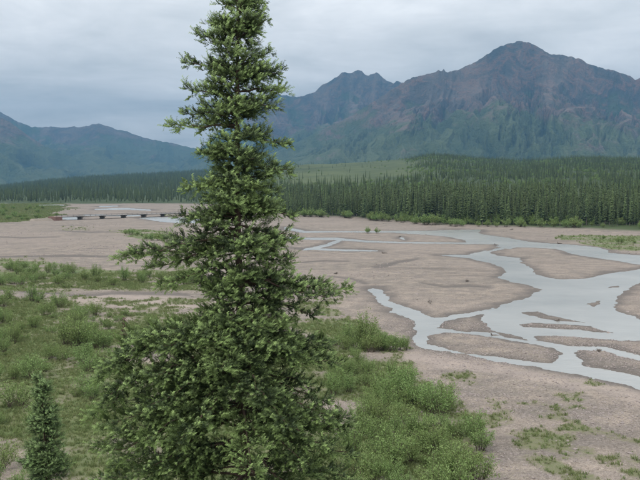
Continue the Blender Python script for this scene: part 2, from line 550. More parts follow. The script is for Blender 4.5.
RT_X = [-200, 280, 330, 370, 410, 430, 450, 470, 520, 580, 640, 860]
RT_Y = [166, 166, 164, 162, 159, 156.0, 157, 160, 163, 160.5, 162, 160]
LT_X = [-200, 0, 30, 60, 100, 150, 190, 240, 290, 860]
LT_Y = [189, 188, 184.5, 181, 178, 175.5, 173, 170, 168, 160]


def hill_z(px, r):
    er = edge_r(px)
    ztr = 15 + (188 - np.interp(px, RT_X, RT_Y)) / F * 1400
    ztl = 15 + (188 - np.interp(px, LT_X, LT_Y)) / F * 2500
    t = np.clip((r - er) / (1400 - er), 0, 1.0)
    zr = ztr * t ** 1.12
    zr = np.where(r > 1400, ztr * (1 - sstep(1400, 2300, r)), zr)
    tl = np.clip((r - er) / (2500 - er), 0, 1.0)
    zl = ztl * tl ** 1.3
    zl = np.where(r > 2500, ztl * (1 - sstep(2500, 3500, r)), zl)
    w = sstep(225, 290, px)
    return zl * (1 - w) + zr * w


def meadow(px, r, X, Y):
    """open slope on the near hill"""
    u = np.abs((px + 25 * fbm(r * 0.01, px * 0.02, 3) - 345) / 100) ** 2
    return (1 - sstep(0.0, 1.0, u)) * sstep(640, 780, r) * (1 - sstep(1180, 1300, r) * sstep(390, 420, px))


def terrain(X, Y, full=False):
    X = np.asarray(X, float)
    Y = np.asarray(Y, float)
    r = np.hypot(X, Y)
    px = 320 + F * X / np.maximum(Y, 1e-3) * 1.0
    px = np.clip(px, -400, 1100)
    s = np.full(X.shape, 50.0)
    damp = np.zeros(X.shape)
    pale = np.zeros(X.shape)
    veg = np.zeros(X.shape)
    near = (r < 1000) & (r > 25)
    xn, yn, rn = X[near], Y[near], r[near]
    w1 = fbm(xn * 0.35, yn * 0.35, 4) * 0.55 + fbm(xn * 1.4, yn * 1.4, 3) * 0.16 + fbm(xn * 0.05, yn * 0.05, 3) * 0.8 * np.clip(rn / 120, 0.25, 1.2)
    sn = multi_sdf(WATER, xn, yn)
    for p in ISLANDS:
        sn = np.maximum(sn, -sdf(p, xn, yn))
    sn = sn + w1 * 0.75
    s[near] = sn
    flat = 1 - sstep(0.0, 1.0, (r - edge_r(px)) / 60)
    far = np.clip(60.0 / np.maximum(r, 30), 0.18, 1.0)
    cut = sstep(-0.1, 0.5, fbm(X * 0.03 + 9, Y * 0.03, 2))
    bank = (0.015 + 0.30 * (1 - np.exp(-np.maximum(s, 0) / (2.6 - 2.1 * cut)))) * far + 0.05 * far * fbm(X * 0.9, Y * 0.9, 3)
    bank = bank + far * (0.16 * fbm(X * 0.045, Y * 0.045, 4) + 0.05 * fbm(X * 0.5, Y * 0.5, 3)) * np.clip(s / 4, 0, 1)
    bed = -0.03 - 0.42 * (1 - np.exp(np.minimum(s, 0) / 2.2)) + 0.09 * fbm(X * 0.16 + 3, Y * 0.16, 4)
    z = np.where(s > 0, np.where(s > 2.5, np.maximum(bank, 0.02), bank), bed)
    if full or True:
        ws = multi_sdf(WASH, xn, yn) + w1 * 0.5
        wd = 1 - sstep(-0.5, 0.8, ws)
        zz = z[near]
        zz = zz - 0.32 * far[near] * wd
        z[near] = np.where(sn > 2.5, np.maximum(zz, 0.02), zz)
        dm = np.maximum((1 - sstep(0.0, 1.0, sn / (1.3 + 0.012 * rn) + 0.35 * w1)) * 0.8, wd * 0.75)  # damp shores; dry washes are darkened by the same mask
        damp[near] = dm
        pale[near] = (1 - sstep(-1.5, 1.5, multi_sdf(PALE, xn, yn) + w1 * 2)) * 0.55
        nz = fbm(xn * 0.09, yn * 0.09, 4)
        nz2 = fbm(xn * 0.35, yn * 0.35, 3)
        fz = fbm(xn * 0.018, yn * 0.03, 4) * np.clip((rn - 120) / 25, 0, 16)
        v1 = 1 - sstep(-1.5, 2.0, multi_sdf(VEG, xn, yn) + nz * 2.0 + fz)
        v1 = v1 * np.clip(0.74 + 0.65 * nz + 0.35 * nz2, 0, 1)
        v2 = (1 - sstep(-1.0, 1.5, multi_sdf(VEG_SPARSE, xn, yn) + nz * 2.5)) * np.clip(0.40 + 0.6 * nz2 + 0.3 * nz, 0, 0.62)
        v3 = sstep(0.35, 1.0, nz + 0.5 * nz2) * 0.28
        veg[near] = np.maximum(np.maximum(v1, v2), v3) * sstep(0.2, 1.5, sn)
    hz = hill_z(px, r)
    hillm = sstep(2, 16, (r - edge_r(px)) + fbm(X * 0.03, Y * 0.03, 3) * 6)
    z = z * flat + (hz + 0.2) * (r > edge_r(px)) * 1.0 + (1 - flat) * 0.15 * fbm(X * 0.02, Y * 0.02, 3) * 6
    # the bluff under the overlook
    bl = np.interp(r, [0, 2.2, 4, 9, 15, 20, 24, 28], [13.3, 13.3, 12.0, 8.0, 3.6, 1.2, 0.4, 0.0])
    bl = bl * 1.0 + sstep(3, 8, r) * (1 - sstep(18, 26, r)) * fbm(X * 0.3, Y * 0.3, 3) * 0.3
    z = z + bl
    nearv = r <= 30
    veg = np.where(nearv, 1.0, veg)
    return z, dict(damp=damp, pale=pale, veg=veg, hill=hillm, open=np.clip(meadow(px, r, X, Y) * 1.6 + 0.35 * sstep(0.1, 0.6, fbm(X * 0.008, Y * 0.008, 3)), 0, 1)), s


rows = np.concatenate([
    np.linspace(0.3, 30, 40, endpoint=False),
    (CAMZ * F / (np.arange(560, 262, -0.72) - 188.0)),
    (CAMZ * F / (np.arange(262, 200.5, -0.36) - 188.0)),
    np.geomspace(930, 3600, 60), np.geomspace(3900, 9000, 6)])
rows = np.unique(np.round(rows, 3))
cols = np.concatenate([np.linspace(-1.2, -0.5, 20, endpoint=False), np.linspace(-0.5, 0.5, 700), np.linspace(0.5, 1.2, 21)[1:]])
AZ, RR = np.meshgrid(cols, rows)
GX, GY = np.sin(AZ) * RR, np.cos(AZ) * RR
gz, gattr, _ = terrain(GX.ravel(), GY.ravel(), True)
nr, nc = AZ.shape
idx = np.arange(nr * nc).reshape(nr, nc)
gf = np.stack([idx[:-1, :-1], idx[:-1, 1:], idx[1:, 1:], idx[1:, :-1]], -1).reshape(-1, 4)
gme = mesh_np("ground", np.stack([GX.ravel(), GY.ravel(), gz], 1), gf, M["ground"], True, gattr)
link("ground", gme, kind="structure")

# braided river: one level sheet that shows wherever the bed lies below it
wc = np.linspace(-0.62, 0.62, 24)
wr = np.geomspace(32, 900, 24)
A2, R2 = np.meshgrid(wc, wr)
wi = np.arange(24 * 24).reshape(24, 24)
wf = np.stack([wi[:-1, :-1], wi[:-1, 1:], wi[1:, 1:], wi[1:, :-1]], -1).reshape(-1, 4)
link("river", mesh_np("river", np.stack([(np.sin(A2) * R2).ravel(), (np.cos(A2) * R2).ravel(), np.zeros(576)], 1), wf, M["water"], True), kind="structure")

# ------------------------------------------------------------------ mountains
def mountain(name, prof, rf, rr, rb, mat, seed, spur=0.16, fr=55.0, crag=0.0, nrow=150, x0=-150, x1=800, step=1.4, expo=1.35, jag=1.0):
    pxs = np.arange(x0, x1 + step, step)
    P = np.asarray(prof, float)
    yr = np.interp(pxs, P[:, 0], P[:, 1])
    yr = yr + (fbm(pxs / 5 + seed, pxs * 0 + seed, 3) * 0.7 + fbm(pxs / 16 + seed, pxs * 0 + 2.5, 3) * 0.8) * jag
    rs = np.concatenate([np.linspace(rf, rr, nrow), np.linspace(rr, rb, 24)[1:]])
    PX, R = np.meshgrid(pxs, rs)
    ZR = (188 - yr) / F * rr + 15 + crag * 0
    ZR = np.broadcast_to(ZR, PX.shape)
    t = np.clip((R - rf) / (rr - rf), 0, 1)
    back = sstep(0, 1, (R - rr) / (rb - rr))
    # each rib starts from a smoothed crest so that gullies, not the crest's teeth, run down the face
    ysm = np.convolve(np.pad(yr, 30, mode="edge"), np.hanning(61) / np.hanning(61).sum(), "valid")
    ZS = np.broadcast_to((188 - ysm) / F * rr + 15, PX.shape)
    k = sstep(0.55, 0.98, t)
    ZZ = ZS * (1 - k) + ZR * k
    wx = fbm(PX / 90 + seed, t * 2.2 + seed, 4) * 0.55
    wy = fbm(PX / 70 - seed, t * 2.6, 3) * 0.35
    rid = fbm(PX / fr + wx + seed * 3.1, t * 1.3 + wy + seed, 6, 0.52, 2.1, True)
    rid2 = fbm(PX / (fr * 0.28) + wx * 2, t * 3.0 + wy * 2 + seed, 5, 0.55, 2.1, True)
    env = (t ** 0.8) * (1 - sstep(0.86, 1.0, t)) * 1.0 + 0.0
    carve = np.clip(1.35 - rid, 0, None) * spur + np.clip(1.2 - rid2, 0, None) * spur * 0.32
    z = ZZ * (t ** expo) * (1 - np.clip(carve, 0, 0.6) * (1 - sstep(0.80, 1.0, t)))
    z = z * (1 - 0.13 * sstep(0.55, 0.9, t) * (1 - sstep(0.90, 1.0, t)))
    cr = (1 - sstep(0, 0.25, 1 - t)) * (fbm(PX / 6 + seed, t * 22, 4, 0.6, 2.1, True) - 1.6) * 9 * crag
    z = z + cr * (1 - sstep(0.97, 1.0, t) * 0.6)
    z = z * (1 - back) - 30 * (1 - t) - 60 * back
    az = np.arctan((PX - 320) / F)
    X, Y = np.tan(az) * R, R + 0 * R
    v = np.stack([X.ravel(), Y.ravel(), z.ravel()], 1)
    a, b2 = PX.shape
    ii = np.arange(a * b2).reshape(a, b2)
    f = np.stack([ii[:-1, :-1], ii[:-1, 1:], ii[1:, 1:], ii[1:, :-1]], -1).reshape(-1, 4)
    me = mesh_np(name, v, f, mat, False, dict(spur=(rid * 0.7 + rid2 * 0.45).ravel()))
    return link(name, me, kind="structure")


mountain("mountain", [(-200, 100), (-60, 104), (-20, 106), (0, 111), (8, 115), (16, 120), (24, 124), (35, 127), (60, 127.6), (85, 127.5), (93, 125.5), (100, 124.5), (108, 126), (120, 130), (135, 135), (150, 139.5), (170, 143), (200, 150), (240, 158), (300, 168), (420, 180), (800, 184)],
         4200, 8000, 9800, M["mtn_far"], 3.7, 0.24, 62, 0.5, x1=460)
mountain("mountain", [(-300, 70), (-120, 92), (-40, 106), (0, 116), (14, 124), (30, 136), (48, 147), (66, 155), (90, 163), (115, 171), (140, 178), (170, 185), (240, 190)],
         3700, 6000, 7200, M["mtn_jag"], 14.1, 0.24, 50, 0.5, x0=-200, x1=230)
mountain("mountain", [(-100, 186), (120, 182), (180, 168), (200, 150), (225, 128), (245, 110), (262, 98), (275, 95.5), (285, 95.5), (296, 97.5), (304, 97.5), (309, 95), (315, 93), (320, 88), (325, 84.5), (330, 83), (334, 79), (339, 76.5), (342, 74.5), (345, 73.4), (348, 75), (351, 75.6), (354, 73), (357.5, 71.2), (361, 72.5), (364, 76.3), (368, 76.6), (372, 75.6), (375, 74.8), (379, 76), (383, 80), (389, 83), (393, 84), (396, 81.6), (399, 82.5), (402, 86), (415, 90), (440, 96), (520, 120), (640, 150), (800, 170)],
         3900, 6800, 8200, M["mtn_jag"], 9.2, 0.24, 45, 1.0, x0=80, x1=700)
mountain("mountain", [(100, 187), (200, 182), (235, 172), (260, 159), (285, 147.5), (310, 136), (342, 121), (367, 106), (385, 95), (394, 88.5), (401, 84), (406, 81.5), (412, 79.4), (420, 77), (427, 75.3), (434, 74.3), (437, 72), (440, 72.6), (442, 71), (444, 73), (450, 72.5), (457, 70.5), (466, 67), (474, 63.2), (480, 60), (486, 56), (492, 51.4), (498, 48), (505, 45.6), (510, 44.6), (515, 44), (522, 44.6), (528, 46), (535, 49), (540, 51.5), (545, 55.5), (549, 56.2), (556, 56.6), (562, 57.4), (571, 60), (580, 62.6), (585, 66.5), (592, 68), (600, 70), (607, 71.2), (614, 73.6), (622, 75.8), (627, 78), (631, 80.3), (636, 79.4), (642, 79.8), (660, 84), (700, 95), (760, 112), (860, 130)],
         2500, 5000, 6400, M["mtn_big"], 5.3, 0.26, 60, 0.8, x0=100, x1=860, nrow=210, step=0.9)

# ------------------------------------------------------------------ spruce builder
def frame_from(dirs, up=np.array([0, 0, 1.0])):
    d = dirs / np.linalg.norm(dirs, axis=1, keepdims=True)
    u = np.where(np.abs(d[:, 2:3]) > 0.95, np.array([[1.0, 0, 0]]), up[None])
    a = np.cross(u, d)
    a /= np.linalg.norm(a, axis=1, keepdims=True)
    b = np.cross(d, a)
    return d, a, b


def shoot_template(nn, seed):
    """one twig tip, unit length along +x, needles as slim triangles all round"""
    r = np.random.default_rng(seed)
    vs_, fs_ = [], []
    for i in range(nn):
        u = (i + r.random()) / nn
        ang = i * 2.4 + r.uniform(-0.4, 0.4)
        lean = r.uniform(0.25, 0.7)
        ln = r.uniform(0.26, 0.38) * (1 - 0.35 * u)
        p = np.array([u, 0, 0])
        out = np.array([lean, math.cos(ang), math.sin(ang)])
        out /= np.linalg.norm(out)
        side = np.cross(out, [1, 0, 0])
        side /= np.linalg.norm(side)
        tip = p + out * ln
        w = 0.066
        k = len(vs_)
        vs_ += [p - side * w + out * 0.0, p + side * w, tip]
        fs_.append((k, k + 1, k + 2))
    return np.array(vs_), np.array(fs_)


def tube_path(pts, rad, k=5):
    """tapered tube along pts"""
    pts = np.asarray(pts, float)
    n = len(pts)
    tan = np.gradient(pts, axis=0)
    d, a, b = frame_from(tan)
    ang = np.linspace(0, 2 * math.pi, k, endpoint=False)
    ring = pts[:, None, :] + np.asarray(rad)[:, None, None] * (np.cos(ang)[None, :, None] * a[:, None, :] + np.sin(ang)[None, :, None] * b[:, None, :])
    v = ring.reshape(-1, 3)
    i = np.arange(n * k).reshape(n, k)
    f = np.stack([i[:-1], np.roll(i[:-1], -1, 1), np.roll(i[1:], -1, 1), i[1:]], -1).reshape(-1, 4)
    return v, f


def bough(pts, L, r, shoot, sl=0.10, dens=1.0, twig_scale=1.0):
    """pts: axis of the bough (n,3). returns wood verts/faces, needle verts/faces/tint"""
    n = len(pts)
    seg = np.linalg.norm(np.diff(pts, axis=0), axis=1)
    cum = np.concatenate([[0], np.cumsum(seg)])
    tot = cum[-1]
    rad = np.interp(np.linspace(0, 1, n), [0, 1], [0.012 + 0.011 * L, 0.004])
    wv, wf_ = tube_path(pts, rad, 4)
    P, D, S, T = [], [], [], []
    seed_ = r.uniform(0, 6)

    def pos(s):
        return np.array([np.interp(s, cum, pts[:, k]) for k in range(3)])
    ntw = max(8, int(tot / 0.040 * dens))
    side = 1
    for i in range(ntw):
        f0 = 0.20 if tot > 0.9 else 0.05
        s = tot * (f0 + (1 - f0) * (i + r.random()) / ntw)
        if tot > 1.0 and math.sin(s * 13 + seed_) > 0.55 and s < tot * 0.85:
            continue
        f = s / tot
        p = pos(s)
        tg = pos(min(tot, s + 0.05)) - pos(max(0, s - 0.05))
        tg /= np.linalg.norm(tg) + 1e-9
        hor = np.cross(tg, [0, 0, 1.0])
        hor /= np.linalg.norm(hor) + 1e-9
        side = -side
        ang = math.radians(r.uniform(35, 75))
        vert = r.normal(0.0, 0.45)
        dr = tg * math.cos(ang) + hor * side * math.sin(ang) + np.array([0, 0, vert])
        dr /= np.linalg.norm(dr)
        l = twig_scale * (0.10 + 0.035 * min(tot, 3) + min(0.42, 0.34 * tot) * (1 - f) ** 0.6 * min(1, 0.35 + f * 3)) * r.uniform(0.55, 1.25)
        m = max(3, int(l / 0.036))
        for j in range(m):
            q = 0.22 + 0.78 * (j + 0.6) / m
            sag = np.array([0, 0, -0.12 * l * q * q + 0.05 * l * q])
            pp = p + dr * l * q + sag
            dd = dr + r.normal(0, 0.5, 3) + np.array([0, 0, 0.5])
            P.append(pp)
            D.append(dd)
            S.append(sl * r.uniform(0.75, 1.2))
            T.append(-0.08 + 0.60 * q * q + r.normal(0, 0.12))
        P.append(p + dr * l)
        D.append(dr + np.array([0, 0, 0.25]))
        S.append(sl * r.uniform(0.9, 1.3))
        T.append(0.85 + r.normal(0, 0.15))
    # leader of the bough
    for i in range(int(6 + 6 * tot)):
        s = tot * r.uniform(0.35, 1.0)
        P.append(pos(s))
        D.append((pts[-1] - pts[-2]) / (np.linalg.norm(pts[-1] - pts[-2])) + r.normal(0, 0.4, 3) + np.array([0, 0, 0.3]))
        S.append(sl * 1.1)
        T.append(0.55 + r.normal(0, 0.15))
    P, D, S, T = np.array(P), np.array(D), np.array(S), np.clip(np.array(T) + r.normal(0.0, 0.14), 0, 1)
    d, a, b = frame_from(D)
    sv, sf = shoot
    V = P[:, None, :] + S[:, None, None] * (sv[None, :, 0:1] * d[:, None, :] + sv[None, :, 1:2] * a[:, None, :] + sv[None, :, 2:3] * b[:, None, :])
    k = len(sv)
    Fc = (sf[None] + (np.arange(len(P)) * k)[:, None, None]).reshape(-1, 3)
    tip_up = (sv[:, 0] > 0.5) * 0.12
    tint = np.clip(T[:, None] + tip_up[None], 0, 1).ravel()
    return (wv, wf_), (V.reshape(-1, 3), Fc, tint)


def spruce(name, label, cat, base, height, env, explicit, seed, nwhorl, per, trunk_r, lean=(0, 0), sl=0.10, dens=1.0, nneedle=13, zmin=2.0, group=None, kink=0.05, zlow=None, flow=0.12, nmat="needle"):
    """env(z) = crown radius in metres at height z above the base"""
    r = np.random.default_rng(seed)
    root = thing(name, label, cat, tuple(base), group)
    zlow = zlow or zmin + 0.01
    tn = 26
    zt = np.linspace(0, 1, tn)
    ax = np.stack([lean[0] * zt + kink * np.sin(zt * 9 + seed) * zt, lean[1] * zt + kink * np.cos(zt * 7) * zt, height * zt], 1)
    trad = trunk_r * (1 - zt) ** 0.85 + 0.012
    trad[0] *= 1.35
    v, f = tube_path(ax, trad, 10)
    link("trunk", mesh_np("trunk", v, f, M["bark"], True), root)
    shoot = shoot_template(nneedle, seed)

    def axis(z):
        return np.array([np.interp(z, ax[:, 2], ax[:, k]) for k in range(3)])

    def add(p0, phi, L, a, b, c, dens_=dens, end=None, bend=0.0, ts=1.0):
        n = 9
        s = np.linspace(0, 1, n)
        if end is not None:
            v_ = np.asarray(end) - p0
            L_ = math.hypot(v_[0], v_[1])
            phi = math.atan2(v_[1], v_[0])
            tail = v_[2] / max(L_, 0.1) - (a - b + c)
            zz = L_ * (a * s - b * s ** 2 + c * s ** 3 + tail * s)
            L = L_
        else:
            zz = L * (a * s - b * s ** 2 + c * s ** 3)
        ph = phi + bend * s
        pts = p0[None] + np.stack([np.cos(ph) * L * s, np.sin(ph) * L * s, zz], 1)
        pts[1:-1] += r.normal(0, 0.018 * L, (n - 2, 3))
        (wv, wf_), (nv, nf, tint) = bough(pts, L, r, shoot, sl, dens_, ts)
        bo = link("branch", mesh_np("branch", wv, wf_, M["bark"], True), root)
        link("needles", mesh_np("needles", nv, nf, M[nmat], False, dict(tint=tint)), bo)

    for w in range(nwhorl):
        f_ = (w + 0.5) / nwhorl
        z = zlow + (height - 0.25 - zlow) * (f_ - flow) / (1 - flow) if f_ > flow else zmin + (zlow - zmin) * f_ / flow
        k = per if z < height * 0.62 else per + 1
        ph0 = r.uniform(0, 6.28)
        for j in range(k):
            zz = z + r.normal(0, 0.20)
            zz = min(zz, height - 0.12)
            L = env(zz) * (r.uniform(0.42, 1.05) if zz < height * 0.55 or nmat != "needle" else r.uniform(0.6, 1.05))
            u = zz / height
            a = np.interp(u, [0, 0.5, 0.8, 1], [0.10, 0.25, 0.45, 0.9]) + r.normal(0, 0.10)
            b = np.interp(u, [0, 0.5, 0.8, 1], [0.75, 0.70, 0.45, 0.2])
            c = np.interp(u, [0, 0.5, 1], [0.35, 0.35, 0.15])
            phi_ = ph0 + j * 6.283 / k + r.normal(0, 0.25)
            toward = -math.sin(phi_)          # 1 = pointing at the camera; thinned to leave dark gaps at the trunk
            if zz < height * 0.55 and toward > 0.8 and r.random() < 0.6:
                continue
            add(axis(zz), phi_, max(0.18, L), a, b, c, bend=r.normal(0, 0.15))
    for e in explicit:
        end, dz, opt = e
        end = np.asarray(end) - np.asarray(base)
        p0 = axis(end[2] + dz)
        add(p0, 0, 1, opt.get("a", 0.3), opt.get("b", 0.6), opt.get("c", 0.4), dens * opt.get("d", 1.0), end=end, ts=opt.get("ts", 1.0))
    # leader
    (wv, wf_), (nv, nf, tint) = bough(np.stack([axis(height - 0.6 + 0.07 * i) + np.array([0, 0, 0.0]) for i in range(9)]), 0.5, r, shoot, sl, 1.0)
    bo = link("branch", mesh_np("branch", wv, wf_, M["bark"], True), root)
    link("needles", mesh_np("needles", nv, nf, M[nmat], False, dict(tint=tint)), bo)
    return root


TY = 15.0
bx, by_ = float(at(244, 300, TY)[0]), TY
bz = float(terrain(np.array([bx]), np.array([by_]))[0][0]) - 0.15
ZPX = lambda py: float(at(240, py, TY)[2])
tip_z = ZPX(-62)
Hh = tip_z - bz
ex_y = np.array([-62, -40, 0, 30, 60, 90, 120, 160, 200, 240, 280, 310, 340, 370, 400, 440, 480, 560, 640])
ex_r = np.array([3, 9, 19, 25, 30, 33, 37, 38, 41, 47, 53, 55, 72, 90, 102, 116, 122, 128, 120]) * TY / F
env_z = np.array([ZPX(y) for y in ex_y]) - bz


def env_main(z):
    return float(np.interp(z, env_z[::-1], ex_r[::-1]))


EX = []
for (ex, ey, dy, dz, opt) in [
    (119, 258, 0.15, 0.25, dict(a=0.1, b=0.2, c=0.1, d=1.1, ts=0.75)), (136, 252, -0.3, 0.3, dict(a=0.1, b=0.3, c=0.2, ts=0.7)),
    (150, 266, 0.3, 0.35, dict(ts=0.8)), (160, 285, -0.3, 0.5, dict(ts=0.7)),
    (169, 125, 0.0, 0.0, dict(a=0.3, b=0.5, c=0.4, ts=0.6)), (186, 62, 0.2, -0.2, dict(ts=0.7)), (188, 88, -0.2, -0.2, dict(ts=0.8)), (197, 33, 0, -0.25, dict(ts=0.7)),
    (183, 112, 0.3, -0.1, dict(ts=0.7)), (186, 186, -0.3, 0.1, {}), (181, 215, 0.1, 0.2, {}), (172, 240, 0.5, 0.25, {}),
    (266, 20, 0, -0.35, dict(ts=0.7)), (264, -2, 0, -0.3, {}), (271, 52, 0.1, -0.3, dict(ts=0.7)), (281, 70, -0.1, -0.15, dict(ts=0.8)), (284, 88, 0.2, -0.1, dict(ts=0.9)),
    (289, 143, 0.1, 0.1, dict(ts=0.7)), (276, 106, -0.3, 0.1, {}), (288, 170, -0.3, 0.15, {}), (293, 214, 0, 0.3, dict(ts=0.8)), (296, 240, 0.3, 0.3, dict(ts=0.8)),
    (349, 288, 0.1, 0.15, dict(a=0.1, b=0.5, c=0.4, d=1.1, ts=0.8)), (335, 296, -0.35, 0.3, dict(ts=0.8)), (325, 282, 0.4, 0.2, {}), (318, 312, 0.2, 0.4, {}),
    (341, 364, 0, 0.5, dict(ts=0.8)), (322, 342, 0.4, 0.4, {}), (330, 400, -0.4, 0.5, {}), (348, 430, 0.2, 0.6, {}), (356, 455, 0, 0.6, {}), (350, 480, -0.5, 0.6, {}),
    (140, 338, -0.5, -0.05, dict(a=0.3, b=0.5, c=0.2, d=1.2)), (120, 355, -0.3, 0.2, dict(a=0.4, b=0.5, c=0.0, d=1.2)), (100, 378, 0.0, 0.45, dict(a=0.5, b=0.7, c=0.0, d=1.2)), (90, 415, 0.2, 0.6, dict(a=0.5, b=0.7, c=0.0, d=1.2)),
    (105, 400, -0.6, 0.6, dict(a=0.4, b=0.6, c=0.0)), (96, 445, -0.2, 0.6, {}), (98, 478, 0.3, 0.6, {}), (118, 430, -0.9, 0.7, {}), (125, 385, -0.8, 0.4, {}), (112, 465, 0.6, 0.6, {}),
    (202, 312, -0.3, 0.15, {}), (196, 330, -0.5, 0.2, {}), (288, 322, -0.4, 0.2, {}), (298, 338, -0.2, 0.25, {}), (228, 322, -0.9, 0.2, {}), (262, 328, -0.9, 0.25, {}), (214, 342, -1.0, 0.2, {}), (278, 348, -1.0, 0.25, {}), (246, 345, -1.1, 0.3, {}), (300, 362, -0.5, 0.3, {}), (310, 384, -0.3, 0.3, {}), (318, 356, 0.2, 0.3, {}), (160, 345, -0.8, 0.2, {}), (128, 342, 0.1, 0.1, dict(a=0.5, b=0.6, c=0.1, ts=1.2)), (108, 368, -0.4, 0.35, dict(a=0.6, b=0.8, c=0.1, ts=1.2)), (115, 400, 0.5, 0.5, dict(ts=1.2)), (104, 425, -0.6, 0.6, dict(ts=1.2)), (110, 450, -0.9, 0.6, dict(ts=1.2)), (135, 415, -1.0, 0.5, dict(ts=1.2)), (130, 455, 0.8, 0.5, dict(ts=1.2)), (150, 375, -0.9, 0.4, dict(ts=1.2)), (145, 440, -1.4, 0.7, dict(ts=1.1)), (335, 415, -0.7, 0.5, dict(ts=1.1)), (330, 445, -0.9, 0.5, dict(ts=1.1)), (338, 470, 0.7, 0.5, dict(ts=1.1)), (150, 405, -1.2, 0.6, {}), (180, 440, -1.7, 0.8, {}), (290, 430, -1.6, 0.8, {}), (310, 465, -1.2, 0.7, {}), (265, 400, -1.6, 0.7, {}), (220, 370, -1.3, 0.5, {}), (140, 470, -1.2, 0.7, {}), (250, 470, -2.0, 0.8, {}),
]:
    p = at(ex, ey, TY + dy)
    EX.append((p, dz, opt))
spruce("spruce_tree", "tall shaggy white spruce with long drooping boughs rising on the bluff before the river flat", "tree",
       (bx, by_, bz), Hh, env_main, EX, 5, 44, 5, 0.12, lean=(-0.12, 0), sl=0.13, dens=1.15, nneedle=14, zmin=2.6, zlow=ZPX(500) - bz)

# young spruce below the overlook, left
SY = 22.0
sx = float(at(45, 430, SY)[0])
sz = float(terrain(np.array([sx]), np.array([SY]))[0][0]) - 0.1
stip = float(at(43, 378, SY)[2])
ZS_ = float(at(45, 490, SY)[2])
Hs = stip - sz
spruce("spruce_tree", "small slender young spruce with a thin pointed top among the willows below the tall spruce", "tree",
       (sx, SY, sz), Hs, lambda z: 0.06 + 0.28 * max(0.0, Hs - z) ** 0.85, [], 8, 25, 5, 0.05, lean=(-0.05, 0), sl=0.13, dens=0.9, nneedle=13, zmin=1.0, kink=0.03, zlow=ZS_ - sz, nmat="needle_young")

# ------------------------------------------------------------------ willow shrubs
def willow_mesh(seed, h=2.0, spread=0.9, nst=34, nleaf=46, leaf=0.085):
    r = np.random.default_rng(seed)
    SV, SF, off = [], [], 0
    LP, LD, LT = [], [], []
    for i in range(nst):
        ph = r.uniform(0, 6.283)
        rr0 = spread * 0.35 * math.sqrt(r.random())
        lean = r.uniform(0.15, 1.0) ** 1.0 * spread
        hh = h * r.uniform(0.55, 1.0) * (1 - 0.35 * (lean / spread) ** 2)
        s = np.linspace(0, 1, 6)
        pts = np.stack([math.cos(ph) * (rr0 + lean * s ** 1.3), math.sin(ph) * (rr0 + lean * s ** 1.3), hh * s ** 0.9], 1)
        pts[1:] += r.normal(0, 0.03, (5, 3))
        v, f = tube_path(pts, np.linspace(0.014, 0.004, 6), 3)
        SV.append(v)
        SF.append(f + off)
        off += len(v)
        for j in range(nleaf):
            u = r.uniform(0.22, 1.0) ** 0.75
            p = np.array([np.interp(u, s, pts[:, k]) for k in range(3)])
            p = p + r.normal(0, 0.085 * h / 2, 3)
            LP.append(p)
            d = np.array([math.cos(ph), math.sin(ph), 0.0]) * 0.35 + r.normal(0, 0.6, 3) + np.array([0, 0, 0.75])
            LD.append(d)
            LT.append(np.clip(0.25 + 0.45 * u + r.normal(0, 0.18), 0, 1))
    LP, LD, LT = np.array(LP), np.array(LD), np.array(LT)
    LP[:, 2] = np.maximum(LP[:, 2], 0.04)
    d, a, b = frame_from(LD)
    rot = r.uniform(0, 6.28, len(d))
    aa = a * np.cos(rot)[:, None] + b * np.sin(rot)[:, None]
    L = leaf * r.uniform(0.7, 1.3, len(d))[:, None]
    q = np.stack([LP, LP + d * L * 0.5 + aa * L * 0.2, LP + d * L, LP + d * L * 0.5 - aa * L * 0.2], 1)
    fv = q.reshape(-1, 3)
    ff = np.arange(len(fv)).reshape(-1, 4)
    sm = mesh_np("stems", np.concatenate(SV), np.concatenate(SF), M["stem"])
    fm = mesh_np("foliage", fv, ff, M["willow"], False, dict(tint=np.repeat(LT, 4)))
    return sm, fm


WIL = [willow_mesh(100 + i, h, sp, ns, nl, lf) for i, (h, sp, ns, nl, lf) in enumerate([
    (2.0, 0.9, 34, 60, 0.10), (2.0, 0.7, 30, 62, 0.10), (1.6, 1.1, 38, 56, 0.095), (2.4, 0.75, 36, 66, 0.10), (1.3, 0.9, 34, 50, 0.09), (2.0, 1.1, 44, 60, 0.10)])]
WIL_FAR = [willow_mesh(200 + i, 2.0, 1.0, 22, 34, 0.22) for i in range(3)]


def zat(x, y):
    return float(terrain(np.array([x]), np.array([y]))[0][0])


def shrub(x, y, h, label, group, kind=None, far=False, name="willow_shrub", cat="shrub"):
    src = WIL_FAR if far else WIL
    k = random.randrange(len(src)) if kind is None else kind
    sm, fm = src[k]
    s = h / 2.0
    t = thing(name, label, cat, (x, y, zat(x, y) - 0.03), group, random.uniform(0, 6.28), (s * random.uniform(0.9, 1.25), s * random.uniform(0.9, 1.25), s))
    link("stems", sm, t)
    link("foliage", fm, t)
    return t


def shrub_px(px, py, h, label, group, **kw):
    x, y = ground(px, py)
    return shrub(float(x), float(y), h, label, group, **kw)


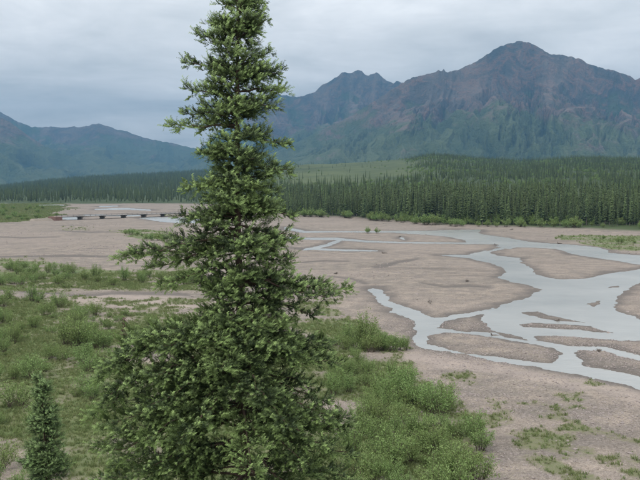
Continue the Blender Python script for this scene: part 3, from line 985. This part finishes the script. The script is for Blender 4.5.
def in_poly(poly_px, n, hmin, hmax, label, group, min_d=0.9, **kw):
    """scatter plants over the ground area seen between traced corners"""
    P = gp(poly_px)
    lo, hi = P.min(0), P.max(0)
    pts, tries = [], 0
    while len(pts) < n and tries < 6000:
        tries += 1
        c = np.array([random.uniform(lo[0], hi[0]), random.uniform(lo[1], hi[1])])
        if sdf(P, c[:1], c[1:])[0] > 0:
            continue
        if any(np.hypot(*(c - q)) < min_d for q in pts):
            continue
        pts.append(c)
    for c in pts:
        h = random.uniform(hmin, hmax)
        q = (h - hmin) / (hmax - hmin)
        size = "waist-high" if h < 1.15 else ("tallest-grown" if q > 0.8 else "middling")
        shrub(float(c[0]), float(c[1]), h, size + " " + label, group, **kw)


G_THICK = "willow shrubs of the thicket right of the tall spruce"
L_THICK = "leafy willow shrub in the dense thicket beside the bare gravel bar"
in_poly([(356, 425), (372, 398), (405, 392), (440, 405), (470, 432), (490, 462), (496, 520), (340, 520), (345, 455)], 52, 1.3, 2.3, L_THICK, G_THICK, 0.8)
in_poly([(330, 362), (356, 362), (385, 372), (392, 386), (360, 395), (330, 400)], 16, 1.0, 1.8, "willow shrub between the thicket and the clump at the channel bend", "low willows behind the thicket", 1.0)
shrub_px(366, 349, 3.1, "tall upright willow standing highest in the clump at the channel bend", None, kind=3)
L_BEND = "willow shrub in the clump beside the narrow channel's bend"
for px, py, h in [(342, 344, 1.9), (350, 347, 2.2), (357, 350, 2.0), (375, 350, 2.3), (382, 351, 2.0), (390, 351, 1.8), (398, 350, 1.5), (406, 350, 1.2), (334, 346, 1.7), (371, 353, 1.8), (346, 351, 1.6)]:
    shrub_px(px, py, h, L_BEND, "willows at the channel bend")
L_BAND = "willow shrub in the green band along the dry wash on the gravel flat"
in_poly([(-25, 272), (40, 268), (70, 273), (130, 277), (195, 276), (195, 290), (120, 289), (60, 290), (-25, 286)], 56, 1.3, 2.6, L_BAND, "willows in the band along the dry wash", 1.6)
L_LEFT = "willow shrub on the grassy flat around the young spruce"
in_poly([(-20, 300), (55, 303), (90, 314), (170, 322), (200, 345), (140, 352), (95, 380), (90, 520), (-20, 520)], 92, 0.7, 2.3, L_LEFT, "low willows on the grassy flat", 0.9)
for px, py, h in [(66, 346, 2.6), (76, 348, 3.2), (85, 349, 2.8), (96, 350, 2.4), (106, 350, 2.0), (108, 330, 1.6)]:
    shrub_px(px, py, h, "tall bright willow in the upright clump near the brown dead sapling", "upright willow clump", kind=random.choice([1, 3]))
L_ISL = "bushy willow in the lone green patch on the open gravel beyond the dry wash"
for px, py, h in [(126, 234, 1.7), (131, 234.5, 2.2), (137, 235, 1.7), (146, 239, 1.6), (152, 240, 2.4), (158, 240, 2.6), (164, 240, 2.2), (170, 239, 1.8), (142, 236, 1.2)]:
    shrub_px(px, py, h, L_ISL, "willows in the lone green patch", far=True)
for px, py, h in [(367.5, 233, 2.3), (377, 233, 2.0)]:
    shrub_px(px, py, h, "one of two small round willows alone on the gravel by thin channels", "pair of lone willows on the gravel", far=True)
shrub_px(620, 243.5, 2.2, "dark round willow on the grassy bank before the forest", None, far=True)
for px, py, h in [(562, 236.5, 0.9), (603, 238.5, 1.3), (595, 240, 0.8), (556, 239, 0.9), (635, 243, 0.9), (642, 245, 1.2)]:
    shrub_px(px, py, h, "small low shrub on the dry bank between channel and forest", "low shrubs on the far bank", far=True)
for i in range(36):
    px = random.uniform(-20, 62)
    py = random.uniform(206, 221)
    if py > 216 and px > 52:
        continue
    shrub_px(px, py, random.uniform(1.8, 3.6), "far willow bush in the green flat beside the bridge's road end", "far willows by the bridge", far=True)
for i in range(58):   # light broad-leaved bushes along the foot of the forest
    px = random.uniform(288, 648) if i > 22 else random.choice([300, 308, 316, 325, 385, 372, 378, 350, 432, 455, 574, 632, 422]) + random.uniform(-5, 5)
    er = float(edge_r(px)) - random.uniform(0.5, 5)
    x, y = (px - 320) / F * er, er
    shrub(x, y, random.uniform(1.6, 3.4) if i > 22 else random.uniform(3.0, 5.0), "light green broad-leaved bush at the foot of the spruce forest", "bushes along the forest edge", far=True, name="broadleaf_bush", cat="bush")

# brown dead sapling left of the tall spruce
dx, dy = ground(125, 350)
dz = zat(float(dx), float(dy))
dt = thing("dead_sapling", "brown dead spruce sapling standing among the green willows", "sapling", (float(dx), float(dy), dz - 0.03), None, 0.0, 1.3)
v, f = tube_path(np.array([[0, 0, 0], [0.03, 0, 0.8], [0.0, 0.02, 1.6], [0.02, 0, 2.3]]), np.array([0.05, 0.035, 0.022, 0.008]), 6)
link("trunk", mesh_np("trunk", v, f, M["dead"]), dt)
rr_ = np.random.default_rng(4)
bv, bf, off = [], [], 0
for i in range(70):
    z0 = rr_.uniform(0.3, 2.2)
    L = 0.12 + 0.32 * (1 - z0 / 2.4)
    ph = rr_.uniform(0, 6.28)
    p = np.array([[0, 0, z0], [math.cos(ph) * L * .5, math.sin(ph) * L * .5, z0 + 0.02], [math.cos(ph) * L, math.sin(ph) * L, z0 + 0.12]])
    v, f = tube_path(p, np.array([0.02, 0.028, 0.008]), 3)
    bv.append(v)
    bf.append(f + off)
    off += len(v)
link("branches", mesh_np("branches", np.concatenate(bv), np.concatenate(bf), M["dead"]), dt)

# ------------------------------------------------------------------ forest spruces
def far_spruce(seed, H=14.0, R=1.5, lev=20, per=8, bare=0.12):
    r = np.random.default_rng(seed)
    V, Fc, T = [], [], []
    for i in range(lev):
        u = i / (lev - 1)
        z = H * (bare + (1 - bare) * u)
        rad = R * (1 - u) ** 0.75 * r.uniform(0.75, 1.2) + 0.12
        ph0 = r.uniform(0, 6.28)
        for j in range(per if u < 0.8 else 5):
            ph = ph0 + j * 6.283 / per + r.normal(0, 0.2)
            L = rad * r.uniform(0.55, 1.15)
            w = L * 0.42 + 0.08
            zz = z + r.normal(0, 0.12)
            c, s_ = math.cos(ph), math.sin(ph)
            dr = r.uniform(0.25, 0.55) * L
            k = len(V)
            V += [(0, 0, zz + 0.35), (c * L * .55 - s_ * w, s_ * L * .55 + c * w, zz - dr * .5), (c * L, s_ * L, zz - dr), (c * L * .55 + s_ * w, s_ * L * .55 - c * w, zz - dr * .5), (c * L * 0.6, s_ * L * 0.6, zz - dr * 0.25 + 0.12)]
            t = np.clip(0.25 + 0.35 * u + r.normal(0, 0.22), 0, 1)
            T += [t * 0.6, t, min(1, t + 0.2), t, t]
            Fc += [(k, k + 1, k + 4), (k + 1, k + 2, k + 4), (k + 2, k + 3, k + 4), (k + 3, k, k + 4)]
    k = len(V)
    V += [(0.1, 0, H * 0.97), (-0.05, 0.09, H * 0.97), (-0.05, -0.09, H * 0.97), (0, 0, H * 1.06)]
    T += [0.6] * 4
    Fc += [(k, k + 1, k + 3), (k + 1, k + 2, k + 3), (k + 2, k, k + 3)]
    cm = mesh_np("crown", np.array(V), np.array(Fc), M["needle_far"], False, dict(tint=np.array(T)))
    tv, tf = tube_path(np.array([[0, 0, -0.3], [0, 0, H * 0.5], [0, 0, H * 0.98]]), np.array([0.16, 0.10, 0.02]), 6)
    tm = mesh_np("trunk", tv, tf, M["bark_far"], True)
    return tm, cm


FS = [far_spruce(300 + i, 14.0, R * 0.74, 26, 8, b) for i, (R, b) in enumerate([(1.35, 0.18), (1.6, 0.12), (1.15, 0.25), (1.8, 0.10), (1.3, 0.3), (1.0, 0.15), (1.5, 0.22), (1.25, 0.2)])]
frng = np.random.default_rng(21)
# candidate positions over the hills
cand = []
for (p0, p1, r0, r1, n) in [(262, 690, 262, 1480, 19000), (-60, 300, 640, 2600, 30000)]:
    pxs = frng.uniform(p0, p1, n)
    rs = np.sqrt(frng.uniform(r0 ** 2, r1 ** 2, n))
    cand.append(np.stack([pxs, rs], 1))
# the dense front of the forest
n = 1700
pxs = frng.uniform(284, 670, n)
cand.append(np.stack([pxs, edge_r(pxs) + 1 + 11 * np.maximum(0, 0.3 + fbm(pxs * 0.07, pxs * 0, 3)) + 70 * frng.random(n) ** 1.15], 1))
C = np.concatenate(cand)
er = edge_r(C[:, 0])
X, Y = (C[:, 0] - 320) / F * C[:, 1], C[:, 1]
w = sstep(225, 290, C[:, 0])
ok = C[:, 1] > er + 2
# open meadow on the near hill
mead = meadow(C[:, 0], C[:, 1], X, Y)
nz = fbm(X * 0.006, Y * 0.006, 3)
nz3 = fbm(X * 0.02, Y * 0.02, 3)
ok &= frng.random(len(C)) > np.clip(mead * 1.35 + w * (np.clip(0.25 + nz * 0.9 + nz3 * 0.6, 0, 0.95)) * sstep(30, 330, C[:, 1] - er) + (1 - w) * np.clip(0.1 + nz * 0.6 + nz3 * 0.4, 0, 0.9), 0, 0.985)
C, X, Y, er = C[ok], X[ok], Y[ok], er[ok]
Z = np.zeros(len(C))
for i in range(0, len(C), 20000):
    Z[i:i + 20000] = terrain(X[i:i + 20000], Y[i:i + 20000])[0]
H = 14.0 * np.exp(frng.normal(0, 0.27, len(C))) * (0.95 + 0.25 * fbm(X * 0.01, Y * 0.01, 2))
H = np.where(C[:, 0] < 262, H * 0.8, H)
H = np.clip(H, 4.5, 18.5) * np.where(C[:, 0] < 262, 0.8, np.interp(C[:, 1] - er, [0, 70, 180, 500, 1000], [0.80, 0.76, 0.60, 0.50, 0.46]))
inframe = (C[:, 0] > 280) & (C[:, 0] < 645)
depth = C[:, 1] - er
order = np.argsort(np.where(inframe, depth, 1e6))
front = []
taken = np.zeros(len(C), bool)
for i in order:
    if len(front) >= 290:
        break
    if any(abs(X[i] - X[j]) < 1.0 and abs(Y[i] - Y[j]) < 1.6 for j in front):
        taken[i] = True
        continue
    front.append(i)
    taken[i] = True
FRONT_SRC = {}
for i in front:
    k = int(frng.integers(len(FS)))
    tm, cm = FS[k]
    s = float(H[i] / 14.0)
    lab = "tall spruce overtopping its neighbours in the front rows of the forest edge" if H[i] > 14 else ("short young spruce between taller ones in the front rows of the forest edge" if H[i] < 9 else "slender middling spruce in the front rows of the forest edge across the river")
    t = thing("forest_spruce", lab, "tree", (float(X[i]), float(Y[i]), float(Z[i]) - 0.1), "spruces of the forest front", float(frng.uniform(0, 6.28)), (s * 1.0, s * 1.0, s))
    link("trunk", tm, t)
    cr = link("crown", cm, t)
    FRONT_SRC.setdefault(k, cr)


def scatter_stuff(name, pts, scales, sources, seed, label=None, cat=None, flatten=None, tilt=0.0):
    """countless pieces: one object of points, one instanced source mesh per point"""
    v = np.asarray(pts, float)
    me = bpy.data.meshes.new(name)
    me.vertices.add(len(v))
    me.vertices.foreach_set("co", v.astype(np.float32).ravel())
    a = me.attributes.new("sz", "FLOAT", "POINT")
    a.data.foreach_set("value", np.asarray(scales, np.float32))
    a = me.attributes.new("rz", "FLOAT_VECTOR", "POINT")
    r = np.random.default_rng(seed)
    rot = np.stack([r.normal(0, tilt, len(v)), r.normal(0, tilt, len(v)), r.uniform(0, 6.283, len(v))], 1)
    a.data.foreach_set("vector", rot.astype(np.float32).ravel())
    a = me.attributes.new("pick", "INT", "POINT")
    a.data.foreach_set("value", r.integers(0, len(sources), len(v)).astype(np.int32))
    o = link(name, me, kind="stuff")
    if label:
        o["label"], o["category"] = label, cat
    ng = bpy.data.node_groups.new(name, "GeometryNodeTree")
    ng.interface.new_socket("Geometry", in_out="INPUT", socket_type="NodeSocketGeometry")
    ng.interface.new_socket("Geometry", in_out="OUTPUT", socket_type="NodeSocketGeometry")
    nd, lk = ng.nodes, ng.links
    gi, go = nd.new("NodeGroupInput"), nd.new("NodeGroupOutput")
    gtoi = nd.new("GeometryNodeGeometryToInstance")
    # join sources as a list of instances; Geometry to Instance keeps link order reversed, which is fine here
    for sobj in sources:
        oi = nd.new("GeometryNodeObjectInfo")
        oi.transform_space = "ORIGINAL"
        oi.inputs["Object"].default_value = sobj
        lk.new(oi.outputs["Geometry"], gtoi.inputs[0])
    iop = nd.new("GeometryNodeInstanceOnPoints")
    iop.inputs["Pick Instance"].default_value = True

    def named(nm, dt):
        q = nd.new("GeometryNodeInputNamedAttribute")
        q.data_type = dt
        q.inputs["Name"].default_value = nm
        return [x for x in q.outputs if x.enabled and x.name == "Attribute"][0]
    lk.new(gi.outputs[0], iop.inputs["Points"])
    lk.new(gtoi.outputs[0], iop.inputs["Instance"])
    lk.new(named("pick", "INT"), iop.inputs["Instance Index"])
    lk.new(named("rz", "FLOAT_VECTOR"), iop.inputs["Rotation"])
    lk.new(named("sz", "FLOAT"), iop.inputs["Scale"])
    lk.new(iop.outputs[0], go.inputs[0])
    md = o.modifiers.new("scatter", "NODES")
    md.node_group = ng
    return o


rest = ~taken
scatter_stuff("forest", np.stack([X, Y, Z - 0.1], 1)[rest], (H / 14.0)[rest], list(FRONT_SRC.values()), 31,
              "dense dark green spruce forest covering the slopes behind the forest edge", "forest", tilt=0.02)

# light broad-leaved brush between the spruces on the hill
bsrc = [c for o_ in COL.objects if o_.name.startswith("broadleaf_bush") and o_.type == "EMPTY" for c in o_.children if c.name.startswith("foliage")]
bsrc = list({o_.data.name: o_ for o_ in bsrc}.values())
n = 15000
bp_ = frng.uniform(262, 690, n)
br = np.sqrt(frng.uniform(300 ** 2, 1450 ** 2, n))
br[:2500] = edge_r(bp_[:2500]) + 3 + 90 * frng.random(2500)
bX, bY = (bp_ - 320) / F * br, br
kb = (br > edge_r(bp_) + 3) & (frng.random(n) > meadow(bp_, br, bX, bY) * 1.02) & (frng.random(n) < np.clip(0.35 + 0.8 * fbm(bX * 0.012, bY * 0.012, 3), 0.08, 1))
bX, bY = bX[kb], bY[kb]
scatter_stuff("brush", np.stack([bX, bY, terrain(bX, bY)[0] - 0.05], 1), frng.uniform(0.7, 2.0, len(bX)), bsrc, 33,
              "light green broad-leaved brush growing among the hillside spruces", "brush", tilt=0.05)

# ------------------------------------------------------------------ grass and pebbles
def tuft(seed, n=16, h=0.34):
    r = np.random.default_rng(seed)
    V, Fc, T = [], [], []
    for i in range(n):
        ph = r.uniform(0, 6.28)
        b = np.array([r.normal(0, 0.06), r.normal(0, 0.06), 0])
        hh = h * r.uniform(0.5, 1.1)
        out = np.array([math.cos(ph), math.sin(ph), 0]) * hh * r.uniform(0.2, 0.8)
        sd = np.array([-math.sin(ph), math.cos(ph), 0]) * 0.011
        k = len(V)
        V += [b - sd, b + sd, b + out * 0.5 + sd * 0.9 + [0, 0, hh * 0.7], b + out + [0, 0, hh]]
        Fc += [(k, k + 1, k + 2), (k, k + 2, k + 3)]
        t = np.clip(r.normal(0.45, 0.22), 0, 1)
        T += [t * 0.7, t * 0.7, t, t]
    return mesh_np("tuft", np.array(V), np.array(Fc), M["grass"], False, dict(tint=np.array(T)))


def pebble(seed):
    import bmesh
    r = random.Random(seed)
    bm = bmesh.new()
    bmesh.ops.create_icosphere(bm, subdivisions=1, radius=1.0)
    for v_ in bm.verts:
        v_.co *= r.uniform(0.75, 1.15)
        v_.co.z *= 0.55
    me = bpy.data.meshes.new("stone")
    bm.to_mesh(me)
    bm.free()
    me.materials.append(M["stone"])
    return me


# seed tufts and stones: real ones standing in the scene, reused by the scatter
def seed_objs(meshes, px0, label, cat, grp, scales):
    out = []
    for i, me in enumerate(meshes):
        x, y = ground(px0[i][0], px0[i][1])
        o = link(cat.replace(" ", "_"), me, loc=(float(x), float(y), zat(float(x), float(y)) - 0.01), label=label, category=cat, group=grp)
        o.scale = (scales[i],) * 3
        out.append(o)
    return out


tufts = seed_objs([tuft(i, 16, h) for i, h in enumerate([0.16, 0.20, 0.14, 0.24])], [(452, 383), (458, 382), (464, 384), (470, 387)],
                  "small grass tuft in the dark green patch on the bare gravel bar", "grass tuft", "grass tufts on the gravel bar", [1, 1, 1, 1])
grng = np.random.default_rng(5)


def region_points(n, amin, amax, r0, r1, thr):
    az = grng.uniform(amin, amax, n)
    r = np.sqrt(grng.uniform(r0 ** 2, r1 ** 2, n))
    x, y = np.sin(az) * r, np.cos(az) * r
    z, at_, s = terrain(x, y)
    keep = (grng.random(n) < np.clip((at_["veg"] - thr) / (1 - thr), 0, 1)) & (s > 0.6)
    return np.stack([x, y, z - 0.02], 1)[keep]


g1 = region_points(60000, -0.47, 0.45, 30, 75, 0.30)
g2 = region_points(80000, -0.47, 0.35, 75, 135, 0.30)
g3 = region_points(22000, -0.45, 0.45, 135, 330, 0.30)
g4 = region_points(60000, -0.45, -0.28, 330, 760, 0.30)
gp_ = np.concatenate([g1, g2, g3, g4])
gs = np.concatenate([grng.uniform(0.6, 1.3, len(g1)), grng.uniform(0.8, 1.7, len(g2)), grng.uniform(1.4, 2.6, len(g3)), grng.uniform(1.5, 4.0, len(g4))])
scatter_stuff("grass", gp_, gs, tufts, 41, "short green grass and herbs covering the near river flat", "grass", tilt=0.1)

stones = seed_objs([pebble(i) for i in range(5)], [(575, 452), (603, 438), (622, 425), (590, 420), (630, 455)],
                   "rounded grey cobble lying on the stony bar by the channel", "stone", "cobbles on the stony bar", [0.16, 0.14, 0.18, 0.13, 0.2])
n = 60000
az = grng.uniform(0.02, 0.46, n)
r = np.sqrt(grng.uniform(36 ** 2, 85 ** 2, n))
x, y = np.sin(az) * r, np.cos(az) * r
z, at_, s = terrain(x, y)
dn = np.clip(0.45 + 0.9 * fbm(x * 0.08 + 5, y * 0.08, 3), 0.06, 1) * (1 - at_["veg"])
keep = (s > 0.1) & (grng.random(n) < dn)
gpt, gsz = np.stack([x, y, z], 1)[keep], (0.03 + 0.09 * grng.random(n) ** 3)[keep]
n = 60000
az = grng.uniform(-0.42, 0.46, n)
r = np.sqrt(grng.uniform(80 ** 2, 330 ** 2, n))
x, y = np.sin(az) * r, np.cos(az) * r
z, at_, s = terrain(x, y)
dn = np.clip(-0.05 + 0.75 * fbm(x * 0.03 + 5, y * 0.03, 4), 0.0, 1) * (1 - at_["veg"])
keep = (s > 0.1) & (grng.random(n) < dn)
gpt = np.concatenate([gpt, np.stack([x, y, z], 1)[keep]])
gsz = np.concatenate([gsz, (0.05 + 0.22 * grng.random(n) ** 3)[keep]])
scatter_stuff("gravel", gpt, gsz, stones, 43,
              "loose pink-grey pebbles strewn over the near gravel bar", "gravel", tilt=0.3)

# ------------------------------------------------------------------ driftwood snags and boulders on the bars
def snag(px, py, L, label):
    x, y = [float(q) for q in ground(px, py)]
    t = thing("driftwood", label, "driftwood", (x, y, zat(x, y) + 0.02), "driftwood snags on the gravel", random.uniform(-2.5, 2.5), 0.35 + 0.25 * L)
    L = 1.2 + random.random()
    p = np.array([[-L / 2, 0, 0.14], [-L / 6, 0.06, 0.16], [L / 5, 0.0, 0.12], [L / 2, -0.08, 0.06]])
    v, f = tube_path(p, np.array([0.20, 0.17, 0.12, 0.05]), 7)
    link("log", mesh_np("log", v, f, M["drift"], True), t)
    rv, rf_, off = [], [], 0
    for i in range(9):
        a = i * 0.7 + random.uniform(-0.2, 0.2)
        e = np.array([[-L / 2, 0, 0.16], [-L / 2 - 0.12, 0.32 * math.cos(a), 0.26 + 0.24 * math.sin(a)], [-L / 2 - 0.1, 0.62 * math.cos(a), 0.30 + 0.42 * math.sin(a)]])
        v, f = tube_path(e, np.array([0.07, 0.05, 0.015]), 4)
        rv.append(v)
        rf_.append(f + off)
        off += len(v)
    link("root_wad", mesh_np("root_wad", np.concatenate(rv), np.concatenate(rf_), M["drift"]), t)


for px, py, L in [(430, 303, 0.9), (468, 281, 1.2), (497, 244.5, 1.7), (335, 273.5, 1.0), (385, 253, 1.6), (399, 236.5, 1.7), (511, 229.5, 1.8), (556, 319, 0.8), (497, 333.4, 0.9), (600, 351, 0.5), (560, 243, 1.8)]:
    snag(px, py, L, "dark driftwood log with root wad stranded on the gravel bars")

# ------------------------------------------------------------------ road bridge far up the river
PB = [np.array(ground(a, b, 0.2)) for a, b in ((80, 219.2), (101, 219), (121, 218.2), (142, 217.4), (162, 216.6), (181, 215.8), (199, 215.0))]
A0 = PB[0]
dirb = (PB[-1] - A0) / np.linalg.norm(PB[-1] - A0)
nrm = np.array([-dirb[1], dirb[0]])
span = np.linalg.norm(PB[-1] - A0) / 6
ang = math.atan2(dirb[1], dirb[0])
bt = thing("road_bridge", "long low road bridge on dark piers crossing the far gravel flat", "bridge", (float(A0[0]), float(A0[1]), 0.0), None, ang)


def box(name, parent, x0, x1, y0, y1, z0, z1, mat, taper=0.0):
    t = taper
    v = np.array([(x0, y0, z0), (x1, y0, z0), (x1, y1, z0), (x0, y1, z0), (x0 + t, y0 + t, z1), (x1 - t, y0 + t, z1), (x1 - t, y1 - t, z1), (x0 + t, y1 - t, z1)], float)
    f = np.array([(0, 3, 2, 1), (4, 5, 6, 7), (0, 1, 5, 4), (1, 2, 6, 5), (2, 3, 7, 6), (3, 0, 4, 7)])
    return link(name, mesh_np(name, v, f, mat), parent)


Lb = span * 6 + 14
box("deck", bt, -span * 0.9, Lb, -2.4, 2.4, 1.6, 1.75, M["concrete"])
for sgn in (-1, 1):
    box("girder", bt, -span * 0.9, Lb, sgn * 0.8 - 0.12, sgn * 0.8 + 0.12, 1.36, 1.597, M["concrete"])
    rl = box("guardrail", bt, -span * 0.9, Lb, sgn * 2.25 - 0.05, sgn * 2.25 + 0.05, 2.2, 2.3, M["concrete"])
    for k in range(int((Lb + span * 0.9) / 3)):
        box("post", rl, -span * 0.9 + k * 3, -span * 0.9 + k * 3 + 0.12, sgn * 2.25 - 0.04, sgn * 2.25 + 0.04, 1.752, 2.198, M["concrete"])
for k in range(8):
    pr = box("pier", bt, k * span - 0.45, k * span + 0.45, -1.8, 1.8, -0.6, 1.0, M["steel"], 0.12)
    box("cap", pr, k * span - 0.55, k * span + 0.55, -2.1, 2.1, 1.003, 1.355, M["steel"])
box("abutment", bt, -span * 0.9 - 3.6, -span * 0.9 - 0.05, -3.2, 3.2, -0.5, 1.8, M["rust"], 0.05)
# road bank leading to the bridge
rd = box("road", None, -span * 0.9 - 14, -span * 0.9 - 3.65, -3.0, 3.0, -0.3, 1.1, M["road"], 1.3)
rd.location = bt.location
rd.rotation_euler = (0, 0, ang)
rd["kind"] = "structure"

# ------------------------------------------------------------------ haze: even air over the whole valley
hm = bpy.data.materials.new("valley_haze")
hm.use_nodes = True
hn, hl = hm.node_tree.nodes, hm.node_tree.links
hn.clear()
pv = N(hn, "ShaderNodeVolumePrincipled", i_Density=0.00012)
pv.inputs["Color"].default_value = (0.15, 0.34, 0.56, 1)
pv.inputs["Anisotropy"].default_value = 0.0
ho = N(hn, "ShaderNodeOutputMaterial")
hl.new(pv.outputs[0], ho.inputs["Volume"])
o = box("haze", None, -8500, 8500, -60, 9900, -130, 1120, hm)
o["kind"] = "stuff"
